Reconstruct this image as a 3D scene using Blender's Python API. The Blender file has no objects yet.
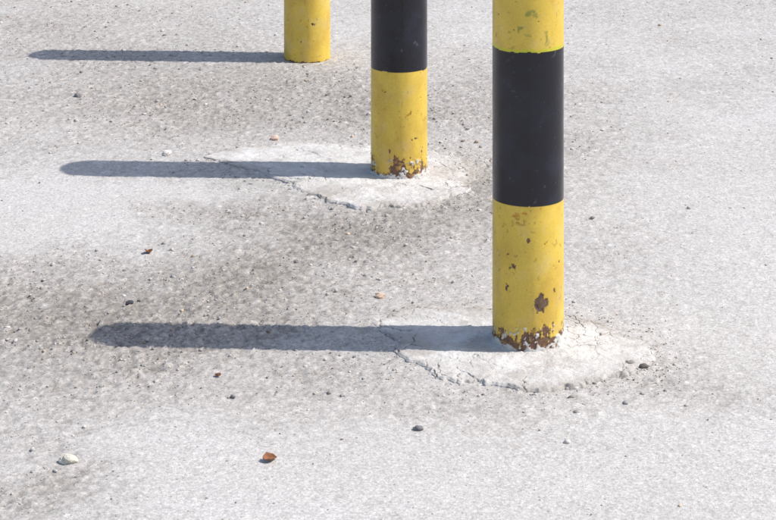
import bpy, math, numpy as np
from mathutils import Vector
rng = np.random.default_rng(7)

# ------------------------------------------------------------------ noise
def _h(ix, iy, seed):
    a = (ix.astype(np.int64) * 374761393 + iy.astype(np.int64) * 668265263 + seed * 1442695041) & 0xFFFFFFFF
    a = ((a ^ (a >> 13)) * 1274126177) & 0xFFFFFFFF
    a = ((a ^ (a >> 16)) * 2246822519) & 0xFFFFFFFF
    a = a ^ (a >> 15)
    return (a & 0xFFFFFF) / float(0xFFFFFF)
def vn(x, y, s, seed):
    x = x * s; y = y * s
    xi = np.floor(x); yi = np.floor(y); fx = x - xi; fy = y - yi
    fx = fx * fx * (3 - 2 * fx); fy = fy * fy * (3 - 2 * fy)
    a = _h(xi, yi, seed); b = _h(xi + 1, yi, seed); c = _h(xi, yi + 1, seed); d = _h(xi + 1, yi + 1, seed)
    return (a * (1 - fx) + b * fx) * (1 - fy) + (c * (1 - fx) + d * fx) * fy
def fbm(x, y, s, seed, o=4, g=0.5):
    t = 0; w = 1; n = 0
    for i in range(o):
        a = 0.6 + 0.9 * i; ca, sa = math.cos(a), math.sin(a)
        t = t + w * vn(x * ca - y * sa + 13.7 * i, x * sa + y * ca - 7.1 * i, s * 2.03 ** i, seed + i); n += w; w *= g
    return t / n
def worley(x, y, s, seed):
    x = x * s; y = y * s
    xi = np.floor(x); yi = np.floor(y)
    f1 = np.full(x.shape, 9.0); f2 = np.full(x.shape, 9.0); idr = np.zeros(x.shape)
    for dx in (-1, 0, 1):
        for dy in (-1, 0, 1):
            cx = xi + dx; cy = yi + dy
            px = cx + _h(cx, cy, seed); py = cy + _h(cx, cy, seed + 51)
            d = np.hypot(px - x, py - y); r = _h(cx, cy, seed + 97)
            m = d < f1
            f2 = np.where(m, f1, np.minimum(f2, d)); idr = np.where(m, r, idr); f1 = np.where(m, d, f1)
    return f1, f2, idr
def sst(a, b, v):
    t = np.clip((v - a) / (b - a), 0, 1); return t * t * (3 - 2 * t)

# ------------------------------------------------------------------ ground description (world metres)
WEAR = [(-0.62,4.28,0.34,0.36,0.72),(-0.30,4.45,0.34,0.28,0.45),(-0.58,3.50,0.13,0.14,0.55),
        (-0.08,4.74,0.42,0.22,0.46),(-0.50,6.00,0.70,0.45,0.48),(0.10,5.95,0.35,0.45,0.36),
        (0.20,5.10,0.22,0.35,0.42),(-0.15,3.95,0.45,0.18,0.22),(-0.85,6.9,0.7,0.5,0.30),
        (-0.38,5.02,0.20,0.12,0.35),(0.45,4.02,0.14,0.14,0.30),(-2.2,4.9,0.9,0.8,0.5),(1.9,5.6,0.7,0.6,0.35),
        (-.1,4.10,.10,.10,.30),(-.30,5.35,.16,.14,.20)]
PALE = [(-0.68,4.95,0.24,0.24,0.60),(-0.42,5.16,0.14,0.07,0.45),(-0.34,3.68,0.25,0.22,0.35),(0.75,4.6,0.38,1.1,0.22),
        (0.4,3.55,0.5,0.22,0.28),(-0.02,6.9,0.5,0.35,0.1)]
def wear(x, y):
    wx = x + 0.16 * (fbm(x, y, 3.0, 11, 5) - .5) * 2; wy = y + 0.24 * (fbm(x, y, 3.0, 23, 5) - .5) * 2
    w = 0.22 + 0.0 * x
    for a, b, c, d, s in WEAR: w = w + s * np.exp(-((wx - a) / c) ** 2 - ((wy - b) / d) ** 2)
    for a, b, c, d, s in PALE: w = w - s * np.exp(-((wx - a) / c) ** 2 - ((wy - b) / d) ** 2)
    w = w + 0.46 * (fbm(x, y, 4.0, 31, 5, 0.55) - .5) + 0.38 * (fbm(x, y, 45.0, 37, 3, 0.7) - .5)
    return np.clip(w, 0, 1)
def low(x, y):
    return 0.005 * (fbm(x, y, 0.9, 3, 2) - .5) + 0.0025 * (fbm(x, y, 5, 5, 3) - .5)
def detail(x, y, w):
    f1, f2, r = worley(x, y, 105.0, 41)
    st = np.clip(1 - f1 / (0.30 + 0.35 * r), 0, 1) ** 0.6 * (r > 0.45 - 0.3 * w)
    g1, g2, q = worley(x, y, 48.0, 43)
    st2 = np.clip(1 - g1 / (0.22 + 0.22 * q), 0, 1) ** 0.6 * (q > 0.87 - 0.22 * w)
    pit = sst(0.55, 0.68, fbm(x, y, 80, 61, 3, .7))
    rough = 0.18 + 1.0 * w
    h = rough * (0.0021 * st + 0.0032 * st2 - 0.0026 * pit * (0.25 + w) + 0.0032 * (fbm(x, y, 95, 71, 2, .6) - .5))
    return h, st, r, st2, q, pit

def mesh_from_grid(name, X, Y, Z, close=False, smooth=True):
    n, m = X.shape
    co = np.stack([X, Y, Z], -1).reshape(-1, 3).astype(np.float32)
    idx = np.arange(n * m).reshape(n, m)
    if close: idx = np.concatenate([idx, idx[:1]], 0)
    a = idx[:-1, :-1]; b = idx[1:, :-1]; c = idx[1:, 1:]; d = idx[:-1, 1:]
    q = np.stack([a, b, c, d], -1).reshape(-1, 4).astype(np.int32)
    me = bpy.data.meshes.new(name)
    me.vertices.add(len(co)); me.vertices.foreach_set("co", co.ravel())
    me.loops.add(q.size); me.loops.foreach_set("vertex_index", q.ravel())
    me.polygons.add(len(q)); me.polygons.foreach_set("loop_start", np.arange(0, q.size, 4, dtype=np.int32))
    me.polygons.foreach_set("loop_total", np.full(len(q), 4, dtype=np.int32))
    me.update(calc_edges=True)
    me.polygons.foreach_set("use_smooth", np.full(len(q), smooth))
    ob = bpy.data.objects.new(name, me); bpy.context.collection.objects.link(ob)
    return ob
def set_col(ob, name, rgb):
    at = ob.data.attributes.new(name, 'FLOAT_COLOR', 'POINT')
    c = np.ones((len(ob.data.vertices), 4), np.float32); c[:, :3] = rgb.reshape(-1, 3)
    at.data.foreach_set("color", c.ravel())

# ------------------------------------------------------------------ node helpers
def mat(name):
    m = bpy.data.materials.new(name); m.use_nodes = True
    nt = m.node_tree; bs = nt.nodes["Principled BSDF"]
    return m, nt, bs
def nd(nt, t, **k):
    n = nt.nodes.new(t)
    for a, b in k.items(): setattr(n, a, b)
    return n
def noise(nt, co, s, d=4, r=.6):
    n = nd(nt, 'ShaderNodeTexNoise'); n.inputs['Scale'].default_value = s
    n.inputs['Detail'].default_value = d; n.inputs['Roughness'].default_value = r
    nt.links.new(co, n.inputs['Vector']); return n.outputs['Fac']
def mr(nt, v, a, b, c, d):
    n = nd(nt, 'ShaderNodeMapRange'); nt.links.new(v, n.inputs[0])
    for i, x in zip((1, 2, 3, 4), (a, b, c, d)): n.inputs[i].default_value = x
    return n.outputs[0]
def mth(nt, op, a, b):
    n = nd(nt, 'ShaderNodeMath', operation=op)
    for i, v in enumerate((a, b)):
        if isinstance(v, (int, float)): n.inputs[i].default_value = v
        else: nt.links.new(v, n.inputs[i])
    return n.outputs[0]
def mixc(nt, f, a, b, bt='MIX'):
    n = nd(nt, 'ShaderNodeMix', data_type='RGBA', blend_type=bt)
    for s, v in ((0, f), (6, a), (7, b)):
        if isinstance(v, (int, float)): n.inputs[s].default_value = v
        elif isinstance(v, tuple): n.inputs[s].default_value = v + (1,)
        else: nt.links.new(v, n.inputs[s])
    return n.outputs[2]
def hsvmul(nt, col, v):
    n = nd(nt, 'ShaderNodeVectorMath', operation='SCALE'); nt.links.new(col, n.inputs[0])
    nt.links.new(v, n.inputs['Scale']); return n.outputs[0]
def voro(nt, P, s):
    v = nd(nt, 'ShaderNodeTexVoronoi'); v.inputs['Scale'].default_value = s; nt.links.new(P, v.inputs['Vector'])
    c = nd(nt, 'ShaderNodeSeparateColor'); nt.links.new(v.outputs['Color'], c.inputs[0]); return v.outputs['Distance'], c.outputs

# ------------------------------------------------------------------ ground
def axis(a, b, step, far, g=1.07):
    mid = np.arange(a, b, step); s = []; d = step; p = 0
    while p < far: d *= g; p += d; s.append(p)
    s = np.array(s)
    return np.concatenate([(a - s)[::-1], mid, mid[-1] + s]), np.concatenate([np.diff(s, prepend=0)[::-1], np.full(len(mid), step), np.diff(s, prepend=0)])
xs, dxs = axis(-1.35, 1.35, 0.0040, 1500)
ys, dys = axis(3.30, 7.5, 0.0060, 1500)
X, Y = np.meshgrid(xs, ys, indexing='ij')
sp = np.maximum(dxs[:, None], dys[None, :]); fade = np.clip(1 - (sp - 0.0065) / 0.03, 0, 1)
W = wear(X, Y)
dh, st, r1, st2, r2, pit = detail(X, Y, W)
Z = low(X, Y) * np.clip(1 - (sp - .01) / .5, 0, 1) + dh * fade
ground = mesh_from_grid("ground", X, Y, Z)
tone = 0.5 + fade * ((st > .12) * (r1 - .6) * 0.7 + (st2 > .15) * (r2 - .8) * 1.6) * (0.30 + W)
gap = fade * np.clip(pit * (0.16 + .75 * W), 0, 1)
set_col(ground, "wear", np.stack([W, np.clip(tone, 0, 1), gap], -1))

m, nt, bs = mat("weathered_asphalt")
at = nd(nt, 'ShaderNodeAttribute', attribute_name="wear"); sep = nd(nt, 'ShaderNodeSeparateColor')
nt.links.new(at.outputs['Color'], sep.inputs[0])
geo = nd(nt, 'ShaderNodeNewGeometry'); P = geo.outputs['Position']
wr = mth(nt, 'ADD', sep.outputs[0], mr(nt, noise(nt, P, 45, 3, .75), .3, .7, -.20, .20))
col = mixc(nt, mr(nt, wr, 0.0, 1.0, 0, 1), (0.625, 0.602, 0.578), (0.325, 0.296, 0.266))
col = mixc(nt, mr(nt, noise(nt, P, 1.7, 2), .4, .65, 0, .35), col, (0.55, 0.515, 0.48))
vd, vc = voro(nt, P, 240)
grain = mr(nt, vc[0], 0, 1, 0.84, 1.10)
fine = mr(nt, noise(nt, P, 420, 1, .7), .3, .7, 0.87, 1.11)
col = hsvmul(nt, col, mth(nt, 'MULTIPLY', grain, fine))
col = hsvmul(nt, col, mr(nt, noise(nt, P, 130, 3, .75), .32, .68, .86, 1.12))
col = hsvmul(nt, col, mr(nt, sep.outputs[1], 0, 1, 0.62, 1.38))
for s, th, lo, hi, am in ((95, .66, .12, .26, .50), (50, .85, .08, .17, .75)):
    d, c = voro(nt, P, s)
    g = mth(nt, 'GREATER_THAN', mth(nt, 'ADD', c[1], mth(nt, 'MULTIPLY', sep.outputs[0], .25)), th + .1)
    col = mixc(nt, mth(nt, 'MULTIPLY', mth(nt, 'MULTIPLY', mr(nt, d, lo, hi, 1, 0), g), am), col, (0.16, 0.142, 0.128))
d, c = voro(nt, P, 125)
col = mixc(nt, mth(nt, 'MULTIPLY', mth(nt, 'MULTIPLY', mr(nt, d, .12, .34, 1, 0), mth(nt, 'GREATER_THAN', c[2], .80)), .45), col, (0.74, 0.715, 0.69))
col = mixc(nt, mth(nt, 'MULTIPLY', sep.outputs[2], .60), col, (0.18, 0.16, 0.14))
nt.links.new(col, bs.inputs['Base Color'])
bs.inputs['Roughness'].default_value = .85; bs.inputs['Specular IOR Level'].default_value = .25
bmp = nd(nt, 'ShaderNodeBump'); bmp.inputs['Strength'].default_value = .62; bmp.inputs['Distance'].default_value = .0038
hh = mth(nt, 'ADD', noise(nt, P, 170, 4, .74), mth(nt, 'MULTIPLY', d, -.30))
nt.links.new(hh, bmp.inputs['Height']); nt.links.new(bmp.outputs[0], bs.inputs['Normal'])
ground.data.materials.append(m)

# ------------------------------------------------------------------ concrete patches
BX = [(0.2555, 4.196), (0.0255, 5.302), (-0.227, 6.455)]
PC = [(0.257, 4.205), (0.0255, 5.315)]
R0 = 0.065
cm, nt, bs = mat("patched_concrete")
at = nd(nt, 'ShaderNodeAttribute', attribute_name="conc"); sep = nd(nt, 'ShaderNodeSeparateColor')
nt.links.new(at.outputs['Color'], sep.inputs[0])
geo = nd(nt, 'ShaderNodeNewGeometry'); P = geo.outputs['Position']
col = mixc(nt, mr(nt, noise(nt, P, 11, 5, .72), .38, .70, 0, 1), (0.735, 0.715, 0.69), (0.53, 0.505, 0.48))
col = hsvmul(nt, col, mr(nt, noise(nt, P, 300, 2, .7), .3, .7, .86, 1.10))
col = hsvmul(nt, col, mr(nt, noise(nt, P, 70, 3, .7), .3, .7, .92, 1.06))
d, c = voro(nt, P, 95)
col = mixc(nt, mth(nt, 'MULTIPLY', mth(nt, 'MULTIPLY', mr(nt, d, .10, .24, 1, 0), mth(nt, 'GREATER_THAN', c[1], .78)), .5), col, (0.24, 0.22, 0.20))
col = mixc(nt, sep.outputs[1], col, (0.43, 0.395, 0.36))
col = mixc(nt, sep.outputs[0], col, (0.13, 0.115, 0.10))
nt.links.new(col, bs.inputs['Base Color']); bs.inputs['Roughness'].default_value = .9
bs.inputs['Specular IOR Level'].default_value = .2
bmp = nd(nt, 'ShaderNodeBump'); bmp.inputs['Strength'].default_value = .6; bmp.inputs['Distance'].default_value = .004
nt.links.new(mth(nt, 'ADD', noise(nt, P, 60, 5, .75), mth(nt, 'MULTIPLY', noise(nt, P, 300, 2, .7), .5)), bmp.inputs['Height'])
nt.links.new(bmp.outputs[0], bs.inputs['Normal'])

def patch(outline, bc, thick, seed, nt_=1100, nr=210):
    cx, cy = bc; o = np.array(outline); ang = np.arctan2(o[:, 1] - cy, o[:, 0] - cx); rad = np.hypot(o[:, 1] - cy, o[:, 0] - cx)
    k = np.argsort(ang); ang = ang[k]; rad = rad[k]
    t = np.linspace(-math.pi, math.pi, nt_, endpoint=False)
    R = np.interp(t, np.concatenate([ang - 2 * math.pi, ang, ang + 2 * math.pi]), np.tile(rad, 3))
    ux, uy = np.cos(t), np.sin(t)
    px, py = cx + ux * R, cy + uy * R
    R = R + 0.10 * (fbm(px, py, 10, seed, 5, .62) - .5)
    s = np.linspace(0, 1, nr) ** 0.8
    RR = 0.03 + (R[:, None] - 0.03) * s[None, :]
    Xp = cx + ux[:, None] * RR; Yp = cy + uy[:, None] * RR
    edge = R[:, None] - RR; rb = RR - R0
    front = np.clip(-uy - .25 * ux, 0, 1)[:, None] * np.exp(-edge / .05)
    th = thick * (0.45 + 0.75 * front) * (0.5 + .9 * sst(.25, .75, fbm(Xp, Yp, 9, seed + 3, 4, .6)))
    prof = sst(0, 0.007, edge) * 0.75 + 0.25 * sst(0, 0.06, edge)
    z = low(Xp, Yp) + 0.0014 + th * prof
    z += 0.006 * np.exp(-(rb / 0.010) ** 2) * sst(.3, .75, fbm(Xp, Yp, 60, seed + 5, 4, .65))
    qx = Xp + .05 * (fbm(Xp, Yp, 14, seed + 1, 5, .65) - .5); qy = Yp * .8 + .05 * (fbm(Xp, Yp, 14, seed + 2, 5, .65) - .5)
    f1, f2, q = worley(qx, qy, 13, seed)
    cmask = sst(0.50, 0.64, fbm(Xp, Yp, 8, seed + 77, 3) + 0.30 * np.exp(-edge / .035) - .09)
    crk = sst(0.030, 0.008, f2 - f1) * cmask
    slab = (q - .5) * 0.0022 * sst(0, .05, rb)
    f1, f2, q = worley(qx * 1.0 + 4, qy, 34, seed + 7)
    crk = np.maximum(crk, .8 * sst(0.05, 0.015, f2 - f1) * sst(.55, .68, fbm(Xp, Yp, 10, seed + 79, 3) + .22 * np.exp(-edge / .03) + .04 * np.sign(Xp - cx - .1)))
    z += slab - 0.0035 * crk * sst(-.01, .03, rb)
    z += (0.0050 * (fbm(Xp, Yp, 16, seed + 4, 5, .65) - .5)) * sst(0, .03, edge) + 0.0018 * (fbm(Xp, Yp, 120, seed + 6, 2) - .5)
    cr = np.exp(-edge / .022) * sst(.42, .6, fbm(Xp, Yp, 9, seed + 21, 4, .6))
    z += cr * 0.006 * (fbm(Xp, Yp, 90, seed + 8, 2) - .6)
    z[:, -1] -= 0.02
    thin = sst(.42, .62, fbm(Xp, Yp, 26, seed + 15, 5, .7) + .20 * np.exp(-edge / .03)) * (1 - .6 * front)
    dirt = np.clip(cr * 0.8 + 0.5 * sst(.52, .72, fbm(Xp, Yp, 13, seed + 12, 6, .68)) + .6 * thin * np.exp(-edge / .05), 0, 1)
    ob = mesh_from_grid("concrete_patch", Xp, Yp, z, close=True)
    set_col(ob, "conc", np.stack([np.clip(crk * .65, 0, 1), dirt, 0 * dirt], -1)); ob.data.materials.append(cm)
    return ob
patch([(-0.025,4.27),(.015,4.36),(.1375,4.392),(.251,4.381),(.361,4.325),(.4455,4.234),(.472,4.146),(.443,4.047),
       (.384,3.977),(.279,3.958),(.176,3.977),(.0996,4.019),(.048,4.096),(.0127,4.172)], PC[0], 0.0050, 101)
patch([(-.44,5.43),(-.39,5.49),(-.30,5.54),(-.163,5.56),(-.043,5.545),(.0765,5.499),(.160,5.412),(.190,5.261),(.155,5.127),
       (.080,5.050),(-.028,5.030),(-.117,5.065),(-.18,5.13),(-.22,5.21),(-.32,5.32)], PC[1], 0.0050, 222)

# ------------------------------------------------------------------ bollards
pm, nt, bs = mat("bollard_paint")
at = nd(nt, 'ShaderNodeAttribute', attribute_name="paint"); a2 = nd(nt, 'ShaderNodeAttribute', attribute_name="surf")
sep = nd(nt, 'ShaderNodeSeparateColor'); nt.links.new(a2.outputs['Color'], sep.inputs[0])
tc = nd(nt, 'ShaderNodeTexCoord'); O = tc.outputs['Object']
col = hsvmul(nt, at.outputs['Color'], mr(nt, noise(nt, O, 14, 4, .6), .3, .7, .88, 1.07))
col = hsvmul(nt, col, mr(nt, noise(nt, O, 260, 2, .6), .3, .7, .94, 1.06))
nt.links.new(col, bs.inputs['Base Color'])
rg = mth(nt, 'ADD', sep.outputs[0], mr(nt, noise(nt, O, 30, 3), .3, .7, -.05, .08)); nt.links.new(rg, bs.inputs['Roughness'])
bs.inputs['Specular IOR Level'].default_value = .45
bmp = nd(nt, 'ShaderNodeBump'); bmp.inputs['Strength'].default_value = .22; bmp.inputs['Distance'].default_value = .002
nt.links.new(mth(nt, 'ADD', noise(nt, O, 28, 3), mth(nt, 'MULTIPLY', noise(nt, O, 200, 2), .25)), bmp.inputs['Height'])
nt.links.new(bmp.outputs[0], bs.inputs['Normal'])

YEL = np.array([0.74, 0.515, 0.075]); BLK = np.array([0.008, 0.009, 0.016]); RUST = np.array([0.175, 0.095, 0.06])
DRK = np.array([0.125, 0.078, 0.052]); OLV = np.array([0.34, 0.31, 0.055]); CEM = np.array([0.60, 0.58, 0.55])
def bollard(bc, bands, chips, rust_h, seed, H=0.93, gz=0.0, flake=1.0, cem=1.0):
    nt_ = 340; zz = np.arange(-0.05, H - .01, 0.0014); nz = len(zz)
    t = np.linspace(-math.pi, math.pi, nt_, endpoint=False)
    T, Zc = np.meshgrid(t, zz, indexing='ij')
    ux = (np.mod(T + math.pi / 2 + math.pi, 2 * math.pi) - math.pi) * R0   # 0 = facing -Y
    n1 = fbm(ux + 5, Zc + 2, 45, seed, 5, .62); n2 = fbm(ux + 5, Zc + 9, 120, seed + 20, 3, .6)
    wob = 0.0016 * (fbm(ux + 1, ux * 0 + seed, 30, seed, 3) - .5) * 2
    isb = np.zeros_like(T); edge_y = np.zeros_like(T)
    for a, b in bands:
        isb = np.maximum(isb, ((Zc + wob > a) & (Zc + wob * 2.0 < b)).astype(float))
        edge_y = np.maximum(edge_y, (np.abs(Zc + wob * 2.0 - b - 0.0025) < 0.0028 + .004 * (n2 - .5)).astype(float))
    col = YEL[None, None] * np.ones(T.shape + (1,))
    mott = sst(.45, .7, fbm(ux + 7, Zc * .6, 22, seed + 31, 5, .6))[..., None]
    col = col * (1 - 0.13 * mott * np.array([.8, 1.1, 1]))
    dust = sst(.5, .75, fbm(ux + 9, Zc + 3, 30, seed + 33, 5, .65))[..., None]; col = col * (1 - .12 * dust) + .12 * dust * np.array([.6, .57, .5])
    specks = sst(.73, .79, fbm(ux + 3, Zc + 6, 130, seed + 37, 3, .6))[..., None]; col = col * (1 - .30 * specks)
    stain = np.exp(-((ux - .004 + .006 * (fbm(ux * 0, Zc, 20, seed + 2, 3) - .5)) / .004) ** 2) * sst(.02, .06, Zc) * sst(.2, .1, Zc)
    col = col * (1 - .12 * stain[..., None])
    col = np.where(edge_y[..., None] > 0, np.array([.58, .54, .04]), col)
    gr = np.exp(-np.clip(Zc - gz, 0, 1) / .040) * sst(.35, .65, n1) * flake
    col = col * (1 - .6 * gr[..., None]) + .6 * gr[..., None] * np.array([.34, .24, .10])
    bc_col = BLK * np.ones(T.shape + (1,)) * (1 + 0.9 * sst(.5, .8, fbm(ux + 2, Zc, 18, seed + 3, 4))[..., None])
    scr = sst(.745, .80, fbm(ux + 3, Zc, 70, seed + 8, 4, .7))
    bc_col = bc_col + scr[..., None] * np.array([.05, .05, .055])
    col = np.where(isb[..., None] > 0, bc_col, col)
    rgh = np.where(isb > 0, .26, .46) + 0 * T; disp = 0 * T
    dx = ux + .010 * (fbm(ux + 4, Zc, 80, seed + 5, 4, .6) - .5) * 2; dz = Zc + .012 * (fbm(ux, Zc + 4, 80, seed + 6, 4, .6) - .5) * 2
    for an, z0, rx, rz, kind in chips:
        d = np.hypot((dx - an * R0) / rx, (dz - z0) / rz)
        if kind == 'scuff':
            mk = sst(1.1, .7, d) * (.45 + .55 * sst(.35, .6, n2)); col = col * (1 - mk[..., None]) + OLV * mk[..., None]
        else:
            c0 = DRK if kind == 'chip' else np.array([.50, .24, .04])
            rim = (d < 1.2) & (d >= 1)
            mk = (d < 1).astype(float); cc = c0 * (0.6 + 1.3 * n2[..., None])
            col = np.where(mk[..., None] > 0, cc, col); col = np.where(rim[..., None], col * .8, col)
            disp = disp - .0010 * mk; rgh = np.where(mk > 0, .85, rgh)
    fl = (n1 + 0.30 * flake * np.exp(-np.clip(Zc - gz - rust_h * .5, 0, 1) / .018) > 0.80 + 0.2 * isb).astype(float)
    fl = np.maximum(fl, (fbm(ux + 9, Zc * .8, 75, seed + 44, 3, .5) > .875 - .02 * (flake > .9)).astype(float) * (Zc < .25) * (flake > .3))
    ru = (Zc - gz < rust_h * (.15 + 1.7 * sst(.25, .85, fbm(ux + 2, Zc * .5, 42, seed + 50, 5, .65)))).astype(float)
    mk = np.maximum(fl, ru)
    rc = RUST * (0.5 + 1.3 * fbm(ux, Zc, 160, seed + 61, 3))[..., None]
    k2 = .55 * sst(.48, .6, n2)[..., None]; rc = rc * (1 - k2) + k2 * DRK
    k3 = .7 * sst(.60, .68, fbm(ux + 1, Zc + 1, 90, seed + 64, 4, .65))[..., None]; rc = rc * (1 - k3) + k3 * YEL * np.array([.75, .65, 1])
    col = np.where(mk[..., None] > 0, rc, col); rgh = np.where(mk > 0, .9, rgh)
    disp = disp - .0010 * mk + ru * .0020 * (fbm(ux, Zc, 140, seed + 70, 2) - .5)
    if cem:
        ce = ((Zc - gz) < .032 * cem * sst(.3, .8, fbm(ux + 8, Zc, 60, seed + 80, 4, .65))).astype(float)
        ce = np.maximum(ce, ((Zc - gz) < .045) & (fbm(ux + 18, Zc, 85, seed + 85, 4, .6) > .70))
        col = np.where(ce[..., None] > 0, CEM * (.75 + .5 * n2[..., None]), col); rgh = np.where(ce > 0, .9, rgh); disp = disp + ce * .0020 * (.5 + n2)
    Rr = R0 + disp
    Xb = np.cos(T) * Rr; Yb = np.sin(T) * Rr; Zb = Zc
    caps = np.linspace(0, math.pi / 2, 14)[1:]
    Xc = np.cos(t)[:, None] * (R0 - .006 + .006 * np.cos(caps))[None]; Yc = np.sin(t)[:, None] * (R0 - .006 + .006 * np.cos(caps))[None]
    Zk = zz[-1] + .006 * np.sin(caps)[None] + 0 * Xc
    rr2 = np.array([.04, .02, .0002]); Xc2 = np.cos(t)[:, None] * rr2; Yc2 = np.sin(t)[:, None] * rr2; Zk2 = zz[-1] + .006 + .004 * (1 - (rr2 / R0) ** 2)[None] + 0 * Xc2
    Xa = np.concatenate([Xb, Xc, Xc2], 1); Ya = np.concatenate([Yb, Yc, Yc2], 1); Za = np.concatenate([Zb, Zk, Zk2], 1)
    ex = Xa.shape[1] - nz
    ob = mesh_from_grid("striped_bollard", Xa, Ya, Za, close=True)
    col = np.concatenate([col, np.repeat(col[:, -1:], ex, 1)], 1); rgh = np.concatenate([rgh, np.repeat(rgh[:, -1:], ex, 1)], 1)
    set_col(ob, "paint", col); set_col(ob, "surf", np.stack([rgh, rgh, rgh], -1))
    ob.data.materials.append(pm); ob.location = (bc[0], bc[1], 0)
    return ob
chips0 = [(.34,.092,.0105,.012,'chip'),(.20,.084,.005,.005,'chip'),(-.52,.158,.005,.005,'chip'),(-.62,.178,.003,.003,'chip'),(-.40,.247,.008,.0028,'worn'),
          (-.30,.236,.009,.0022,'worn'),(-.15,.252,.005,.002,'worn'),(.75,.11,.004,.003,'chip'),(.95,.16,.003,.004,'chip'),(-.75,.115,.003,.008,'chip'),(.5,.20,.003,.002,'worn'),
          (.05,.612,.012,.010,'scuff'),(.50,.565,.007,.012,'scuff'),(-.02,.575,.006,.005,'scuff'),(-.3,.588,.004,.006,'scuff')]
bollard(BX[0], [(.266,.543),(.82,1.2)], chips0, .030, 301, H=.947, gz=.004)
chips1 = [(.35,.15,.003,.006,'worn'),(-.5,.20,.002,.003,'chip'),(.6,.09,.004,.004,'chip')]
bollard(BX[1], [(.246,.52),(.80,1.2)], chips1, .042, 402, H=.927, gz=.004, flake=.7, cem=.5)
bollard(BX[2], [(.262,.54),(.81,1.2)], [], .005, 503, H=.927, gz=.000, flake=.1, cem=0)

# ------------------------------------------------------------------ loose gravel (one object)
import itertools
ICO = []
g = (1 + 5 ** .5) / 2
for a in (-1, 1):
    for b in (-g, g): ICO += [(0, a, b), (a, b, 0), (b, 0, a)]
ICO = np.array(ICO, float); ICO /= np.linalg.norm(ICO[0])
ed = 1.0515
F = [f for f in itertools.combinations(range(12), 3) if all(abs(np.linalg.norm(ICO[f[i]] - ICO[f[(i + 1) % 3]]) - ed) < .01 for i in range(3))]
F = np.array([f if np.dot(np.cross(ICO[f[1]] - ICO[f[0]], ICO[f[2]] - ICO[f[0]]), ICO[f[0]]) > 0 else (f[0], f[2], f[1]) for f in F])
def stones(name, px, py, pz, rad, tone, m):
    n = len(px); V = ICO[None] * (1 + .32 * (rng.random((n, 12, 1)) - .5) * 2)
    th = rng.random(n) * 6.28; c, s = np.cos(th)[:, None], np.sin(th)[:, None]
    sx = (rad * (.8 + .6 * rng.random(n)))[:, None]; sy = (rad * (.7 + .4 * rng.random(n)))[:, None]; sz = (rad * (.45 + .35 * rng.random(n)))[:, None]
    vx, vy, vz = V[..., 0] * sx, V[..., 1] * sy, V[..., 2] * sz
    co = np.stack([vx * c - vy * s + px[:, None], vx * s + vy * c + py[:, None], vz + (pz + rad * .25)[:, None]], -1).reshape(-1, 3)
    fc = (F[None] + 12 * np.arange(n)[:, None, None]).reshape(-1, 3).astype(np.int32)
    me = bpy.data.meshes.new(name); me.vertices.add(len(co)); me.vertices.foreach_set("co", co.astype(np.float32).ravel())
    me.loops.add(fc.size); me.loops.foreach_set("vertex_index", fc.ravel()); me.polygons.add(len(fc))
    me.polygons.foreach_set("loop_start", np.arange(0, fc.size, 3, dtype=np.int32)); me.polygons.foreach_set("loop_total", np.full(len(fc), 3, dtype=np.int32))
    me.update(calc_edges=True)
    ob = bpy.data.objects.new(name, me); bpy.context.collection.objects.link(ob)
    set_col(ob, "tone", np.repeat(tone, 12, 0)); me.materials.append(m); return ob
gm, nt, bs = mat("gravel_stone")
at = nd(nt, 'ShaderNodeAttribute', attribute_name="tone"); geo = nd(nt, 'ShaderNodeNewGeometry')
nt.links.new(hsvmul(nt, at.outputs['Color'], mr(nt, noise(nt, geo.outputs['Position'], 350, 2), .3, .7, .8, 1.2)), bs.inputs['Base Color'])
bs.inputs['Roughness'].default_value = .9
N = 180000
px = rng.uniform(-1.7, 1.7, N); py = rng.uniform(3.2, 7.6, N)
w = wear(px, py); cl = fbm(px, py, 12, 88, 4, .6)
keep = rng.random(N) < np.clip((w - .20) * .9, 0.02, 1) * np.clip((cl - .3) * 3.2, .12, 1)
px, py, w = px[keep], py[keep], w[keep]
ex, ey = [], []
for (bx, by), rx, ry, n in ((PC[0], .25, .225, 600), (PC[1], .22, .26, 550)):
    a = rng.random(n) * 6.283; k = 1 + .14 * rng.standard_normal(n)
    ex.append(bx + np.cos(a) * rx * k - .02); ey.append(by + np.sin(a) * ry * k - .03)
n = 160; ex.append(.445 + .035 * rng.standard_normal(n)); ey.append(4.06 + .05 * rng.standard_normal(n))
px = np.concatenate([px] + ex); py = np.concatenate([py] + ey); w = wear(px, py)
rad = 0.0011 + 0.0010 * rng.pareto(3.0, len(px)); rad = np.clip(rad, 0, .0052)
pz = low(px, py) + detail(px, py, w)[0]
tn = np.array([.54, .51, .48]) * (.38 + .82 * rng.random((len(px), 1)))
br = rng.random(len(px)) < .10; tn[br] *= np.array([1.0, .82, .66])
stones("gravel", px, py, pz, rad, tn, gm)

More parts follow.
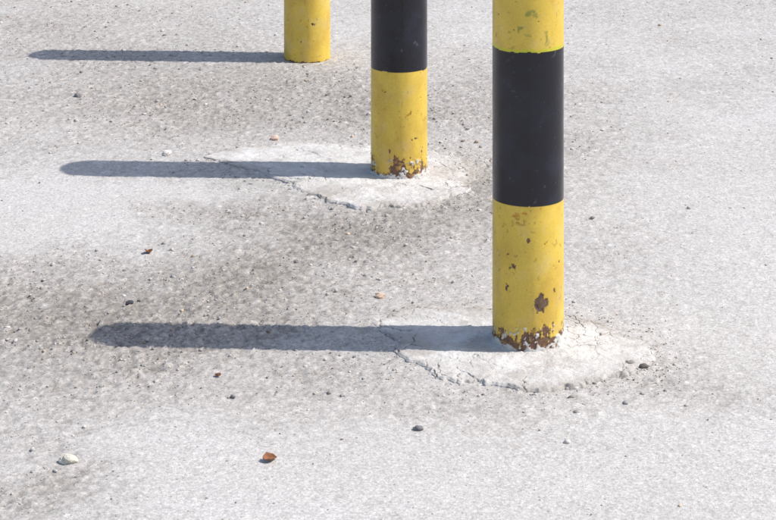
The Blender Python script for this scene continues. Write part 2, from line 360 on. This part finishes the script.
def pebble(x, y, r, c, seed):
    import bmesh
    bm = bmesh.new(); bmesh.ops.create_icosphere(bm, subdivisions=4, radius=1)
    P = np.array([v.co[:] for v in bm.verts])
    k = 1 + .8 * (fbm(P[:, 0] + 9 + P[:, 2], P[:, 1] + 9 - P[:, 2] * .7, 1.4, seed, 5, .55) - .5)
    for v, kk in zip(bm.verts, k): v.co = Vector((v.co.x * kk * 1.15, v.co.y * kk * .9, v.co.z * kk * .6)) * r
    me = bpy.data.meshes.new("pebble"); bm.to_mesh(me); bm.free()
    ob = bpy.data.objects.new("pebble", me); bpy.context.collection.objects.link(ob)
    gz = float(low(np.array([x]), np.array([y]))[0]); ob.location = (x, y, gz + r * .4); ob.rotation_euler = (0, 0, seed * 1.3)
    set_col(ob, "tone", np.tile(np.array(c), (len(me.vertices), 1)) * (.85 + .3 * fbm(P[:, 0] + 5, P[:, 1] + 5, 4, seed, 3))[:, None]); me.materials.append(gm)
pebble(-0.508, 3.652, .0120, (.62,.59,.50), 5)
pebble(-0.495, 4.405, .007, (.07,.07,.08), 3)
pebble(-0.478, 4.415, .004, (.07,.07,.08), 4)
pebble(0.0495, 3.785, .0070, (.20,.19,.20), 5)
pebble(-0.275, 5.590, .011, (.64,.47,.38), 6)
pebble(-0.0155, 4.440, .0085, (.66,.50,.38), 7)
pebble(-0.525, 5.46, .010, (.70,.66,.62), 8)
pebble(-0.81, 6.01, .009, (.22,.21,.20), 9)
pebble(0.43, 4.08, .008, (.32,.29,.27), 11)
pebble(0.452, 4.065, .007, (.16,.14,.13), 12)
pebble(0.415, 4.055, .006, (.44,.41,.38), 13)

lm, nt, bs = mat("dry_leaf_brown")
tc = nd(nt, 'ShaderNodeTexCoord')
nt.links.new(mixc(nt, noise(nt, tc.outputs['Object'], 160, 4), (.36,.14,.05), (.14,.065,.035)), bs.inputs['Base Color']); bs.inputs['Roughness'].default_value = .7
def leaf(x, y, L, rot, seed):
    u = np.linspace(0, 1, 30); v = np.linspace(-1, 1, 15); U, V = np.meshgrid(u, v, indexing='ij')
    wd = .36 * np.sin(np.pi * U ** .8) ** .8 * (1 + .25 * (fbm(U * 3, V * 0, 3, seed, 3) - .5))
    xx = (U - .5) * L; yy = V * wd * L
    zz_ = .30 * L * V ** 2 * np.sin(np.pi * U) + .35 * L * (U - .5) ** 2 * 1.5 + .12 * L * (fbm(U * 2, V + 2, 3, seed + 4, 2) - .5) + .002 + .03 * L
    ob = mesh_from_grid("dry_leaf", xx, yy, zz_); gz = float(low(np.array([x]), np.array([y]))[0])
    ob.location = (x, y, gz); ob.rotation_euler = (.15, .1, rot); ob.data.materials.append(lm)
    md = ob.modifiers.new("thick", 'SOLIDIFY'); md.thickness = .0006
leaf(-0.189, 3.660, .024, .5, 1)
leaf(-0.492, 4.715, .022, 1.9, 2)
leaf(-0.298, 4.025, .012, 2.6, 3)

# ------------------------------------------------------------------ light
sd = Vector((0.733, -0.040, 0.93)).normalized()
el = math.asin(sd.z); az = math.atan2(sd.x, sd.y)
wl = bpy.data.worlds.new("World"); bpy.context.scene.world = wl; wl.use_nodes = True
nt = wl.node_tree; sk = nd(nt, 'ShaderNodeTexSky', sky_type='NISHITA'); sk.sun_disc = False
sk.sun_elevation = el; sk.sun_rotation = az; sk.dust_density = 1.6
nt.links.new(sk.outputs[0], nt.nodes['Background'].inputs[0]); nt.nodes['Background'].inputs[1].default_value = .15
sl = bpy.data.lights.new("sun", 'SUN'); sl.energy = 4.15; sl.angle = math.radians(.55); sl.color = (1, .95, .88)
so = bpy.data.objects.new("sun", sl); bpy.context.collection.objects.link(so); so.rotation_euler = sd.to_track_quat('Z', 'Y').to_euler(); so.location = (3, 0, 5)

# ------------------------------------------------------------------ camera (level, with a falling-front shift)
cd = bpy.data.cameras.new("camera"); co = bpy.data.objects.new("camera", cd); bpy.context.collection.objects.link(co)
co.location = (0, 0, 1.48); co.rotation_euler = (math.radians(90), 0, 0)
cd.sensor_width = 36; cd.lens = 2300 / 776 * 36; cd.shift_y = -729 / 776; cd.clip_end = 5000; cd.clip_start = .05
sc = bpy.context.scene; sc.camera = co
sc.view_settings.view_transform = 'Standard'; sc.view_settings.look = 'None'; sc.view_settings.exposure = 0; sc.view_settings.gamma = 1
